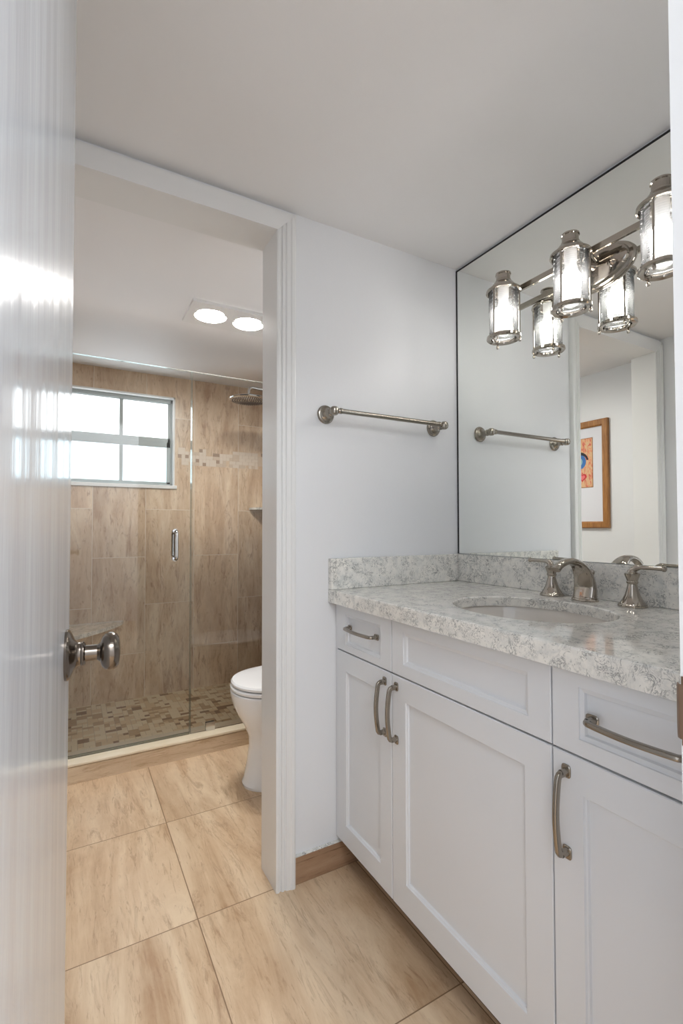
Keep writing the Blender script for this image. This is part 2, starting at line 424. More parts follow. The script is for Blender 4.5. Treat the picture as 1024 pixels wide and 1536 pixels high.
# inner doorway: jamb lining + fluted casing
bm = B()
box(bm, DX0 - 0.012, DX0, 0, YP, 0, DH + 0.012); box(bm, DX1, DX1 + 0.012, 0, YP, 0, DH + 0.012); box(bm, DX0, DX1, 0, YP, DH, DH + 0.012)
struct('trim_3', bm, M_trim, 'smooth white jamb lining the doorway to the toilet room', 'door jamb')
PROF = [(0.0, 0.0), (0.0, 0.011), (0.004, 0.0135), (0.010, 0.0135), (0.0125, 0.0095), (0.016, 0.0095), (0.0185, 0.0145), (0.024, 0.0155), (0.0265, 0.012), (0.029, 0.012), (0.032, 0.0165), (0.044, 0.0185), (0.0475, 0.0215), (0.055, 0.0225), (0.060, 0.0205), (0.062, 0.016), (0.062, 0.0)]
def casing(name, x0, x1, zh, yw, ny, label, left_w=1.0, prof=PROF):
    """fluted mitred legs and a flat header board on the wall plane y=yw, ny=-1 sticks out to -y"""
    bm = B(); w_ = prof[-1][0]
    for sx, xe, k in ((1, x1, 1.0), (-1, x0, left_w)):
        lo = [(xe + sx * o_ * k, yw + ny * d, 0) for o_, d in prof]
        hi = [(xe + sx * o_ * k, yw + ny * d, zh + o_) for o_, d in prof]
        loft(bm, [lo, hi], 0, False)
    a = [(x0, zh), (x1, zh), (x1 + w_, zh + w_), (x0 - w_ * left_w, zh + w_)]
    loft(bm, [[(x, yw, z) for x, z in a], [(x, yw + ny * 0.0165, z) for x, z in a]], 0, False)
    return struct(name, bm, M_trim, label, 'door casing')
casing('trim_4', DX0 - 0.0 + 0.0, DX1, DH, 0, -1, 'white moulded casing around the doorway to the toilet room', 0.93)
casing('trim_5', DX0, DX1, DH, YP, 1, 'white moulded casing on the toilet room side of the doorway')
# entry doorway lining and casing
bm = B()
box(bm, EX0 - 0.012, EX0, YE - 0.11, YE, 0, 2.045); box(bm, EX1, EX1 + 0.012, YE - 0.11, YE, 0, 2.045); box(bm, EX0, EX1, YE - 0.11, YE, 2.033, 2.045)
box(bm, EX1 - 0.010, EX1, YE - 0.085, YE - 0.045, 0, 2.033, 0, 0.001)
ej = struct('trim_6', bm, M_trim, 'white entry door jamb at the right edge of the view', 'door jamb')
bm = B(); box(bm, EX1 - 0.0016, EX1 + 0.0005, YE - 0.034, YE - 0.001, 0.878, 0.948, 0, 0.0006)
sweep(bm, [(EX1 - 0.0008, YE - 0.004, 0.912), (EX1 - 0.0012, YE + 0.000, 0.912), (EX1 + 0.001, YE + 0.003, 0.912), (EX1 + 0.004, YE + 0.0045, 0.912)], 0.0012, 0.028, seg=12, power=5)
obj('strike_plate', bm, M_bronze, ej)

# baseboards of brown tile
bm = B(); box(bm, DX1 + 0.062, XR, -0.010, 0, 0, 0.084, 0, 0.001)
struct('baseboard_back', bm, M_base, 'brown tile baseboard between doorway casing and vanity', 'baseboard')
bm = B(); box(bm, XL, XL + 0.01, YE, -0.025, 0, 0.084, 0, 0.001)
struct('baseboard_left', bm, M_base, 'brown tile baseboard behind the entry door', 'baseboard')
bm = B(); box(bm, XL2, XL2 + 0.01, YP, 0.99, 0, 0.084, 0, 0.001)
struct('baseboard_toilet_left', bm, M_base, 'brown tile baseboard below the framed picture', 'baseboard')
bm = B(); box(bm, XR - 0.01, XR, YP, 0.99, 0, 0.084, 0, 0.001)
struct('baseboard_toilet_right', bm, M_base, 'brown tile baseboard behind the toilet', 'baseboard')
bm = B(); box(bm, DX1 + 0.062, 0.78, -0.0125, 0, 0.084, 0.0875, 0, 0.001)
struct('trim_7', bm, M_marble, 'thin white caulk line on top of the brown tile baseboard', 'trim')

# ------------------------------------------------------------------ window
win = bpy.data.objects.new('window_1', None); C.objects.link(win); win.location = (0.28, YB, WZ0)
tag(win, 'small frosted four pane window in the shower wall', 'window', kind='structure')
bm = B()      # reveal lining and sill
box(bm, WX0, WX1, YB, YB + 0.06, WZ1 - 0.010, WZ1); box(bm, WX1 - 0.010, WX1, YB, YB + 0.06, WZ0, WZ1); box(bm, WX0, WX0 + 0.01, YB, YB + 0.06, WZ0, WZ1)
obj('reveal', bm, M_trim, win)
bm = B(); box(bm, WX0 - 0.012, WX1 + 0.012, YB - 0.014, YB + 0.06, 1.358, 1.380, 0, 0.002)
obj('sill', bm, M_trim, win)
bm = B(); Y0, Y1 = 1.975, 2.02
box(bm, WX0, WX1, Y0, Y1, 1.935, WZ1, 0, 0.002); box(bm, WX0, WX1, Y0, Y1, 1.38, 1.392, 0, 0.001)
box(bm, 0.582, WX1, Y0, Y1, 1.38, WZ1, 0, 0.002); box(bm, WX0, -0.022, Y0, Y1, 1.38, WZ1, 0, 0.002)
obj('window_frame', bm, M_alu, win)
def sash(name, z0, z1, yf, panes, rail_lo, rail_hi, side, mp):
    bm = B(); x0, x1 = -0.022, 0.582
    box(bm, x0, x1, yf, yf + 0.018, z0, z0 + rail_lo, 0, 0.0015); box(bm, x0, x1, yf, yf + 0.018, z1 - rail_hi, z1, 0, 0.0015)
    box(bm, x0, x0 + side, yf, yf + 0.018, z0, z1, 0, 0.0015); box(bm, x1 - side, x1, yf, yf + 0.018, z0, z1, 0, 0.0015)
    box(bm, 0.270, 0.292, yf + 0.002, yf + 0.018, z0, z1, 0, 0.0015)
    s = obj(name, bm, M_alu, win)
    for a, b in ((x0 + side - 0.003, 0.273), (0.289, x1 - side + 0.003)):
        bm = B(); box(bm, a, b, yf + 0.011, yf + 0.014, z0 + rail_lo - 0.003, z1 - rail_hi + 0.003); obj('frosted_pane', bm, mp, s)
sash('upper_sash', 1.672, 1.937, 1.985, 2, 0.028, 0.006, 0.016, M_pane_hi)
sash('lower_sash', 1.388, 1.672, 1.978, 2, 0.018, 0.036, 0.024, M_pane_lo)

# ------------------------------------------------------------------ entry door
E = Vector((0.001, -0.545, 0)); Hh = Vector((-0.044, -1.14, 0)); dd = (E - Hh).normalized(); nn = Vector((dd.y, -dd.x, 0))   # nn points to +x face side
ang = math.atan2(dd.y, dd.x)
dr = bpy.data.objects.new('door_1', None); C.objects.link(dr); dr.location = Hh
tag(dr, 'glossy white entry door swung open at the left edge', 'door', kind='structure')
LEN = (E - Hh).length
def dpt(s, n, z): return Hh + dd * s + nn * n + Vector((0, 0, z))
bm = B(); box(bm, 0, LEN, -0.035, 0, 0.008, 2.03, 0, 0.0015)
bmesh.ops.transform(bm, matrix=Matrix.Translation(Hh) @ Matrix.Rotation(ang, 4, 'Z'), verts=bm.verts[:])
# local +y of slab maps to left of dd, so slab lies on the right: flip
for v in bm.verts:
    q = v.co - Hh; s = q.dot(dd); n = q.dot(nn); v.co = dpt(s, -n, q.z)
obj('door_slab', bm, M_door, dr)
KZ = 0.921; ks = LEN - 0.062
for sgn, n0 in ((1, 0.0), (-1, -0.035)):
    base = dpt(ks, n0, KZ)
    bm = B()
    lathe(bm, [(0, 0), (0.034, 0), (0.0345, 0.003), (0.032, 0.006), (0.028, 0.008), (0.021, 0.011), (0.0165, 0.015), (0.0155, 0.019), (0.0165, 0.021), (0.0165, 0.023), (0.0135, 0.025), (0, 0.025)], base, nn * sgn, 40, uv=((0, 0, 1), dd), sx=1.04, sy=0.86)
    r = obj('knob_rose', bm, M_knob, dr)
    bm = B()
    lathe(bm, [(0.0112, 0.024), (0.0108, 0.040), (0.0135, 0.044), (0.021, 0.0465), (0.0258, 0.051), (0.0272, 0.056), (0.0268, 0.062), (0.0235, 0.0665), (0.0215, 0.0672), (0.0205, 0.0685), (0.012, 0.0700), (0, 0.0705)], base, nn * sgn, 40, uv=((0, 0, 1), dd), sx=1.0, sy=1.0)
    obj('door_knob', bm, M_knob, dr)
for z in (0.25, 1.05, 1.85):
    bm = B(); lathe(bm, [(0, 0), (0.006, 0), (0.006, 0.09), (0, 0.09)], (Hh.x - 0.002, Hh.y - 0.003, z - 0.045)); obj('hinge', bm, M_brush, dr)

# ------------------------------------------------------------------ vanity cabinet
XF = 0.762
cab = thing('vanity_cabinet', 'white shaker vanity cabinet with nickel pulls under the quartz worktop', 'vanity cabinet', (1.03, -0.565, 0))
bm = B(); 
box(bm, XF + 0.020, XR - 0.002, -1.124, -1.106, 0.105, 0.857); box(bm, XF + 0.020, XR - 0.002, -0.020, -0.002, 0.105, 0.857)
box(bm, XF + 0.020, XR - 0.002, -1.106, -0.020, 0.105, 0.123); box(bm, XR - 0.010, XR - 0.002, -1.106, -0.020, 0.123, 0.64)
box(bm, XF + 0.021, XF + 0.036, -1.106, -0.020, 0.695, 0.719); box(bm, XF + 0.021, XF + 0.036, -1.106, -0.020, 0.838, 0.857)
for yy in (-0.316, -0.813): box(bm, XF + 0.021, XF + 0.040, yy - 0.018, yy + 0.018, 0.123, 0.857); box(bm, XF + 0.04, XR - 0.01, yy - 0.008, yy + 0.008, 0.123, 0.64)
box(bm, XF + 0.001, XF + 0.021, -0.0125, -0.002, 0.105, 0.857, 0, 0.001)
obj('carcass', bm, M_cab, cab)
bm = B(); box(bm, 0.842, 0.86, -1.124, -0.012, 0.0, 0.105)
obj('toe_kick', bm, M_dark, cab)
def front(name, y0, y1, z0, z1, fy, fz0, fz1, style):
    """y0>y1 ; nested rectangular loops make frame, bead and sunk panel"""
    bm = B()
    if style == 'door': st = [(0, XF + 0.019), (0, XF + 0.0015), (0.0015, XF), (1.0, XF), (1.0, XF + 0.0035, 0.002), (1.0, XF + 0.0045, 0.0045), (1.0, XF + 0.009, 0.006)]
    else: st = [(0, XF + 0.019), (0, XF + 0.0015), (0.0015, XF), (1.0, XF), (1.0, XF + 0.0025, 0.001), (1.0, XF + 0.0045, 0.008), (1.0, XF + 0.0095, 0.010)]
    loops = []
    for s in st:
        if s[0] == 1.0:
            e = s[2] if len(s) > 2 else 0
            a, b, c, d = y0 - fy - e, y1 + fy + e, z0 + fz0 + e, z1 - fz1 - e
        else: a, b, c, d = y0 - s[0], y1 + s[0], z0 + s[0], z1 - s[0]
        loops.append([(s[1], a, c), (s[1], b, c), (s[1], b, d), (s[1], a, d)])
    loft(bm, loops, 0, False)
    return obj(name, bm, M_cab, cab)
def pull(parent, y, z, vertical, L_=0.142):
    bm = B(); h = L_ / 2
    def P(s, out): return (XF - out, y, z + s) if vertical else (XF - out, y + s, z)
    n = 14; path = [P(-h + 0.004, 0.0015), P(-h + 0.003, 0.010), P(-h + 0.003, 0.016), P(-h + 0.0045, 0.0205), P(-h + 0.009, 0.0235)]
    for k in range(n + 1):
        t = k / n; s = -h + 0.014 + t * (L_ - 0.028); path.append(P(s, 0.0245 + 0.0055 * math.sin(PI * t)))
    path += [P(h - 0.009, 0.0235), P(h - 0.0045, 0.0205), P(h - 0.003, 0.016), P(h - 0.003, 0.010), P(h - 0.004, 0.0015)]
    m_ = len(path); wd = [0.0062] * m_; th = [0.0044] * m_
    sweep(bm, path, wd, th, up=(0, 1, 0) if vertical else (0, 0, 1), seg=16, power=3.4)
    for s in (-1, 1):
        c = P(s * (h - 0.001), 0)
        hy, hz_ = (0.0088, 0.0115) if vertical else (0.0115, 0.0088)
        def plate(k, out): return [(XF - out, c[1] + hy * k * math.copysign(abs(math.cos(2 * PI * (q + .5) / 32)) ** .5, math.cos(2 * PI * (q + .5) / 32)), c[2] + hz_ * k * math.copysign(abs(math.sin(2 * PI * (q + .5) / 32)) ** .5, math.sin(2 * PI * (q + .5) / 32))) for q in range(32)]
        loft(bm, [plate(1, 0.0002), plate(1, 0.0020), plate(0.85, 0.0034)], 0, True)
        lathe(bm, [(0.0062, 0.003), (0.0054, 0.009), (0.0052, 0.016)], c, (-1, 0, 0), 20)
    return obj('pull_handle', bm, M_brush, parent)
d = front('drawer', -0.013, -0.3145, 0.709, 0.850, 0.052, 0.022, 0.024, 'dr'); pull(d, -0.170, 0.789, False, 0.150)
d = front('false_drawer_front', -0.3175, -0.8115, 0.709, 0.850, 0.050, 0.032, 0.026, 'dr')
d = front('drawer', -0.8145, -1.118, 0.709, 0.850, 0.052, 0.028, 0.024, 'dr'); pull(d, -0.966, 0.779, False, 0.150)
d = front('door', -0.013, -0.3145, 0.105, 0.705, 0.055, 0.062, 0.059, 'door'); pull(d, -0.284, 0.607, True)
d = front('door', -0.3175, -0.8115, 0.105, 0.705, 0.059, 0.075, 0.059, 'door'); pull(d, -0.338, 0.607, True)
d = front('door', -0.8145, -1.118, 0.105, 0.705, 0.058, 0.062, 0.061, 'door'); pull(d, -0.842, 0.604, True)

# ------------------------------------------------------------------ worktop with oval cut-out
SX, SY, SA, SB = 1.0, -0.57, 0.163, 0.205
x0, x1, y0, y1, z0, z1 = 0.735, XR - 0.001, -1.128, -0.001, 0.858, 0.900
NS = 96
bm = B()
def ell(a, b, z): return [(SX + a * math.cos(2 * PI * k / NS), SY + b * math.sin(2 * PI * k / NS), z) for k in range(NS)]
def rect_pt(k, ins, z):
    t = 2 * PI * k / NS; c, s = math.cos(t), math.sin(t)
    best = 1e9
    X0, X1, Y0_, Y1_ = x0 + ins, x1 - ins * 0, y0 + ins * 0, y1 - ins * 0
    if c > 1e-9: best = min(best, (X1 - SX) / c)
    if c < -1e-9: best = min(best, (X0 - SX) / c)
    if s > 1e-9: best = min(best, (Y1_ - SY) / s)
    if s < -1e-9: best = min(best, (Y0_ - SY) / s)
    return (SX + c * best, SY + s * best, z)
def rect_loop(ins, z):
    pts = [list(rect_pt(k, ins, z)) for k in range(NS)]
    for cx in (x0 + ins, x1):
        for cy in (y0, y1):
            k = min(range(NS), key=lambda i: (pts[i][0] - cx) ** 2 + (pts[i][1] - cy) ** 2); pts[k] = [cx, cy, z]
    return pts
ZI = 0.873
loft(bm, [ell(SA, SB, ZI), ell(SA, SB, z1 - 0.003), ell(SA + 0.003, SB + 0.003, z1), rect_loop(0.004, z1), rect_loop(0.001, z1 - 0.0012), rect_loop(0.0, z1 - 0.004), rect_loop(0.0, z0), rect_loop(0.04, z0), ell(SA * 1.15, SB * 1.15, ZI), ell(SA, SB, ZI)], 0, False, False, False)
bmesh.ops.remove_doubles(bm, verts=bm.verts[:], dist=1e-6)
o = obj('worktop', bm, M_quartz, None, 50)
tag(o, 'grey and white marbled quartz worktop on the white vanity', 'countertop')
bm = B(); box(bm, XR - 0.024, XR - 0.0015, y0, -0.001, 0.9005, 1.000, 0, 0.0012)
tag(obj('backsplash', bm, M_quartz), 'marbled quartz backsplash strip below the mirror', 'backsplash', None)
bm = B(); box(bm, 0.735, XR - 0.0255, -0.0235, -0.001, 0.9005, 1.000, 0, 0.0012)
tag(obj('backsplash', bm, M_quartz), 'short marbled quartz side splash on the towel bar wall', 'backsplash', None)
# undermount basin
bm = B()
prof = [(1.12, 0.8725), (1.04, 0.8725), (1.03, 0.866), (1.00, 0.825), (0.93, 0.775), (0.78, 0.742), (0.55, 0.725), (0.25, 0.718), (0.10, 0.716)]
outer = [(0.10, 0.704), (0.30, 0.706), (0.60, 0.713), (0.84, 0.731), (1.0, 0.768), (1.07, 0.815), (1.12, 0.860)]
lp = [ell(SA * a, SB * a, z) for a, z in prof + outer]
lp.append(lp[0]); loft(bm, lp, 0, True, False, False)
bmesh.ops.remove_doubles(bm, verts=bm.verts[:], dist=1e-6)
sk = obj('sink_basin', bm, M_sink); tag(sk, 'oval white undermount sink basin set in the worktop', 'sink')
bm = B(); lathe(bm, [(0, 0.717), (0.012, 0.717), (0.014, 0.7195), (0.021, 0.7195), (0.023, 0.716), (0.0, 0.713)], (SX, SY, 0))
obj('drain', bm, M_nickel, sk)

# ------------------------------------------------------------------ faucet
FX = 1.226
fa = thing('faucet', 'widespread polished nickel faucet with arched spout and two lever handles', 'faucet', (FX, SY, 0.9))
bm = B()
lathe(bm, [(0, 0), (0.0255, 0), (0.0260, 0.003), (0.0245, 0.006), (0.0235, 0.0065), (0.0235, 0.009), (0.0215, 0.012), (0.0, 0.012)], (FX, SY, 0.9005), seg=48, uv=((1, 0, 0), (0, 1, 0)), sx=0.92, sy=1.46)
path = []; rw = []; rh = []
cp = [(FX, 0.908), (FX + 0.002, 0.935), (FX - 0.003, 0.962), (FX - 0.016, 0.987), (FX - 0.036, 1.003), (FX - 0.060, 1.010), (FX - 0.084, 1.008), (FX - 0.106, 1.000), (FX - 0.120, 0.989)]
wdt = [0.0325, 0.0315, 0.0290, 0.0255, 0.0210, 0.0155, 0.0135, 0.0120, 0.0115]
tht = [0.0170, 0.0135, 0.0115, 0.0098, 0.0088, 0.0082, 0.0080, 0.0082, 0.0085]
def cr(a, b, c, d, t): return 0.5 * ((2 * b) + (-a + c) * t + (2 * a - 5 * b + 4 * c - d) * t * t + (-a + 3 * b - 3 * c + d) * t ** 3)
for i in range(len(cp) - 1):
    A = [cp[max(i - 1, 0)], cp[i], cp[i + 1], cp[min(i + 2, len(cp) - 1)]]
    for k in range(5):
        t = k / 5
        path.append((cr(*[q[0] for q in A], t), SY, cr(*[q[1] for q in A], t)))
        rw.append(wdt[i] + (wdt[i + 1] - wdt[i]) * t); rh.append(tht[i] + (tht[i + 1] - tht[i]) * t)
path.append((cp[-1][0], SY, cp[-1][1])); rw.append(wdt[-1]); rh.append(tht[-1])
# section: s = t x up must lie along y, so use an up lying in the xz plane that never aligns
def sweep_y(bm, path, rw, rh, seg=28, power=2.6):
    P = [Vector(p) for p in path]; n = len(P); rings = []
    for i, p in enumerate(P):
        t = (P[min(i + 1, n - 1)] - P[max(i - 1, 0)]).normalized(); s = Vector((0, 1, 0)); q = s.cross(t).normalized()
        ring = []
        for k in range(seg):
            a = 2 * PI * (k + 0.5) / seg; c, d_ = math.cos(a), math.sin(a)
            ring.append(bm.verts.new(p + s * (rw[i] * math.copysign(abs(c) ** (2 / power), c)) + q * (rh[i] * math.copysign(abs(d_) ** (2 / power), d_))))
        rings.append(ring)
    for a, b in zip(rings, rings[1:]):
        for k in range(seg):
            f = bm.faces.new([a[k], a[(k + 1) % seg], b[(k + 1) % seg], b[k]]); f.smooth = True
    bm.faces.new(rings[0][::-1]); bm.faces.new(rings[-1])
sweep_y(bm, path, rw, rh)
obj('spout', bm, M_nickel, fa)
bm = B(); lathe(bm, [(0.0028, 0), (0.0028, 0.046), (0.0034, 0.048), (0.0062, 0.052), (0.0066, 0.057), (0.0045, 0.061), (0, 0.0625)], (FX + 0.034, SY, 0.92), seg=20)
lathe(bm, [(0.0028, -0.02), (0.0028, 0.0)], (FX + 0.034, SY, 0.92), seg=20)
obj('lift_rod', bm, M_nickel, fa)
for sg, yy in ((1, -0.456), (-1, -0.690)):
    bm = B()
    lathe(bm, [(0, 0), (0.0335, 0), (0.0340, 0.0025), (0.0320, 0.0045), (0.0320, 0.006), (0.0295, 0.008), (0.0235, 0.0165), (0.0182, 0.027), (0.0142, 0.040), (0.0115, 0.052), (0.0112, 0.056), (0.0135, 0.059), (0.0138, 0.062), (0.0122, 0.064), (0.0150, 0.072), (0.0178, 0.080), (0.0180, 0.083), (0.0120, 0.0865), (0.0095, 0.092), (0.0, 0.094)], (1.240, yy, 0.9005), seg=40)
    h = obj('handle_base', bm, M_nickel, fa)
    bm = B()
    pth = [(1.240, yy, 0.987), (1.240, yy + sg * 0.004, 0.994), (1.240, yy + sg * 0.012, 0.9985), (1.240, yy + sg * 0.022, 0.9995), (1.240, yy + sg * 0.05, 1.000), (1.240, yy + sg * 0.072, 1.000), (1.240, yy + sg * 0.0735, 1.000), (1.240, yy + sg * 0.078, 1.000), (1.240, yy + sg * 0.080, 1.000)]
    sweep(bm, pth, [0.009, 0.0088, 0.0078, 0.0052, 0.0050, 0.0058, 0.0074, 0.0074, 0.005], up=(1, 0, 0), seg=18)
    obj('lever', bm, M_nickel, h)

# ------------------------------------------------------------------ mirror
MZ0, MZ1, MY0, MY1 = 1.0015, 2.092, -1.122, -0.0045
mr = thing('wall_mirror', 'large frameless mirror with a thin black edge above the vanity', 'mirror', (XR, -0.56, MZ0))
bm = B(); box(bm, 1.2974, XR - 0.0005, MY0, MY1 - 0.001, MZ0, MZ1 - 0.001)
obj('mirror_glass', bm, M_mirror, mr)
bm = B(); box(bm, 1.2966, XR - 0.0005, MY0, MY1 + 0.0035, MZ1 - 0.002, MZ1 + 0.004); box(bm, 1.2966, XR - 0.0005, MY1 - 0.003, MY1 + 0.0035, MZ0, MZ1)
obj('mirror_edge', bm, M_black, mr)

# ------------------------------------------------------------------ vanity light
LXc, PX = 1.190, 1.2968
PZ = 1.832
vl = thing('vanity_light', 'polished nickel three lamp vanity light fixed on the mirror', 'wall light', (PX, -0.565, PZ))
bm = B()
lathe(bm, [(0, 0), (0.060, 0), (0.061, 0.004), (0.059, 0.010), (0.055, 0.012), (0.054, 0.020), (0.052, 0.023), (0.044, 0.0245), (0, 0.0245)], (PX, -0.565, PZ), (-1, 0, 0), 64, uv=((0, 1, 0), (0, 0, 1)), sx=1.95, sy=1.0)
bp = obj('backplate', bm, M_nickel, vl)
for yy in (-0.50, -0.63):
    bm = B(); lathe(bm, [(0, 0.0), (0.011, 0.0), (0.011, 0.003), (0.005, 0.009), (0.0, 0.009)], (PX - 0.0245, yy, PZ - 0.012), (-1, 0, 0), 20); obj('cap_nut', bm, M_nickel, bp)
bm = B()
BX = 1.243; BZ = 1.862
box(bm, BX - 0.005, BX + 0.005, -0.872, -0.258, BZ - 0.009, BZ + 0.009, 0, 0.0015)
obj('cross_bar', bm, M_nickel, vl)
bm = B()
for yy in (-0.545, -0.585):
    sweep(bm, [(PX - 0.02, yy, PZ + 0.012), (PX - 0.035, yy, PZ + 0.018), (BX + 0.002, yy, BZ)], 0.005, up=(0, 1, 0))
lathe(bm, [(0.016, 0), (0.016, 0.018), (0.010, 0.022), (0.0, 0.022)], (PX - 0.022, -0.565, PZ + 0.012), (-1, 0, 0), 24)
obj('bracket', bm, M_nickel, vl)
for yy in (-0.330, -0.565, -0.800):
    c = (LXc, yy, 0)
    bm = B()   # cap : neck, cone, ring
    lathe(bm, [(0, 1.908), (0.018, 1.908), (0.0235, 1.905), (0.0240, 1.901), (0.0215, 1.899), (0.0215, 1.884), (0.0240, 1.882), (0.0245, 1.877), (0.0300, 1.873), (0.0420, 1.858), (0.0470, 1.852), (0.0525, 1.851), (0.0530, 1.845), (0.0485, 1.843), (0.044, 1.847), (0.0, 1.868)], c, seg=48)
    sweep(bm, [(LXc + 0.03, yy, 1.862), (BX - 0.002, yy, BZ)], 0.006, up=(0, 0, 1))
    cp_ = obj('shade_cap', bm, M_nickel, vl)
    bm = B()   # glass, ribbed
    pr = []; zt, zb = 1.846, 1.706; n = 84
    for k in range(n + 1):
        t = k / n; z = zt + (zb - zt) * t
        amp = 0.0013 if (t < 0.42 or t > 0.88) else 0.00025
        pr.append((0.0425 + 0.0014 * math.sin(PI * t) + amp * math.sin(2 * PI * z / 0.0058), z))
    inn = [(0.0395, zb), (0.0395, zt)]
    lathe(bm, pr + inn + [pr[0]], c, seg=48)
    obj('glass_shade', bm, M_shade, vl)
    bm = B()   # bottom ring
    lathe(bm, [(0.0365, 1.700), (0.0365, 1.704), (0.0440, 1.7065), (0.0520, 1.704), (0.0525, 1.697), (0.0490, 1.694), (0.0380, 1.696), (0.0365, 1.700)], c, seg=48)
    rg = obj('bottom_ring', bm, M_nickel, vl)
    for k in range(3):
        a = 2 * PI * k / 3 + 1.15
        px, py = LXc + 0.0478 * math.cos(a), yy + 0.0478 * math.sin(a)
        bm = B(); lathe(bm, [(0, 1.854), (0.0026, 1.854), (0.0026, 1.692), (0.0040, 1.690), (0.0046, 1.686), (0.0034, 1.682), (0, 1.681)], (px, py, 0), seg=14)
        obj('cage_rod', bm, M_nickel, vl)
    bm = B(); lathe(bm, [(0, 1.862), (0.0165, 1.862), (0.0165, 1.828), (0.0150, 1.824), (0.0165, 1.812), (0.0215, 1.7945), (0, 1.7945)], c, seg=28)
    obj('lamp_socket', bm, M_porc, vl)
    bm = B(); lathe(bm, [(0.0, 1.794), (0.0230, 1.792), (0.0270, 1.785), (0.0280, 1.772), (0.0260, 1.757), (0.0200, 1.742), (0.0100, 1.736), (0, 1.735)], c, seg=28)
    obj('light_bulb', bm, M_bulb, vl)

# ------------------------------------------------------------------ towel bar
tb = thing('towel_bar', 'brushed nickel towel bar on the white wall beside the doorway', 'towel bar', (0.95, 0, 1.472))
for xx in (0.725, 1.178):
    bm = B()
    lathe(bm, [(0, 0), (0.0300, 0), (0.0305, 0.003), (0.0285, 0.005), (0.0275, 0.008), (0.0240, 0.0095), (0.0225, 0.013), (0.0175, 0.016), (0.0130, 0.022), (0.0110, 0.030), (0.0105, 0.038), (0.0125, 0.040), (0.0125, 0.042), (0.0105, 0.044), (0.0105, 0.052)], (xx, -0.0005, 1.470), (0, -1, 0), 36)
    r_ = obj('bar_post', bm, M_brush, tb)
    bm = B(); lathe(bm, [(0, -0.014), (0.008, -0.0135), (0.0135, -0.009), (0.0158, 0), (0.0135, 0.009), (0.008, 0.0135), (0, 0.014)], (xx, -0.062, 1.470), (0, 0, 1), 28)
    obj('end_ball', bm, M_brush, r_)
bm = B(); lathe(bm, [(0.0055, 0.010), (0.0075, 0.018), (0.0095, 0.020), (0.0095, 0.026), (0.0078, 0.029), (0.0078, 0.424), (0.0095, 0.427), (0.0095, 0.433), (0.0075, 0.435), (0.0055, 0.443)], (0.725, -0.062, 1.472), (1, 0, 0), 28)
obj('bar', bm, M_brush, tb)

# ------------------------------------------------------------------ toilet
TX, TY = 0.87, 0.62
def egg(xf, xb, hw, z, n=56, xc=None, pw=2.15):
    xc = xc if xc is not None else xf + (xb - xf) * 0.48
    out = []
    for k in range(n):
        a = 2 * PI * k / n; c, s = math.cos(a), math.sin(a)
        r = (xb - xc) if c > 0 else (xc - xf)
        p = 2.6 if c > 0 else pw
        out.append((xc + r * math.copysign(abs(c) ** (2 / p), c), TY + hw * math.copysign(abs(s) ** (2 / p), s), z))
    return out
to = thing('toilet', 'white toilet with closed lid beyond the doorway jamb', 'toilet', (0.9, TY, 0))
bm = B()
loft(bm, [egg(0.655, 1.10, 0.118, 0.0), egg(0.652, 1.10, 0.120, 0.012), egg(0.660, 1.10, 0.114, 0.03), egg(0.672, 1.10, 0.108, 0.09), egg(0.682, 1.10, 0.106, 0.16), egg(0.680, 1.10, 0.114, 0.205), egg(0.662, 1.10, 0.134, 0.25), egg(0.634, 1.10, 0.158, 0.30), egg(0.614, 1.10, 0.174, 0.345), egg(0.604, 1.10, 0.181, 0.385), egg(0.603, 1.10, 0.182, 0.400), egg(0.607, 1.10, 0.178, 0.405)])
obj('bowl', bm, M_porc, to)
bm = B(); loft(bm, [egg(0.609, 1.06, 0.176, 0.408), egg(0.604, 1.06, 0.181, 0.411), egg(0.603, 1.06, 0.182, 0.420), egg(0.607, 1.06, 0.178, 0.4255)])
obj('seat', bm, M_porc, to)
bm = B(); loft(bm, [egg(0.612, 1.06, 0.174, 0.4285), egg(0.607, 1.06, 0.179, 0.431), egg(0.606, 1.06, 0.180, 0.440), egg(0.612, 1.058, 0.174, 0.447), egg(0.640, 1.04, 0.150, 0.4505), egg(0.72, 0.99, 0.09, 0.452)])
obj('lid', bm, M_porc, to)
bm = B(); box(bm, 1.085, 1.29, TY - 0.20, TY + 0.20, 0.38, 0.74, 0, 0.02); obj('tank', bm, M_porc, to)
bm = B(); box(bm, 1.075, 1.298, TY - 0.21, TY + 0.21, 0.742, 0.772, 0, 0.008); obj('tank_lid', bm, M_porc, to)
bm = B(); sweep(bm, [(1.08, TY - 0.15, 0.68), (1.07, TY - 0.15, 0.68), (1.065, TY - 0.13, 0.678), (1.065, TY - 0.09, 0.675)], 0.006, up=(0, 0, 1)); obj('flush_lever', bm, M_chrome, to)

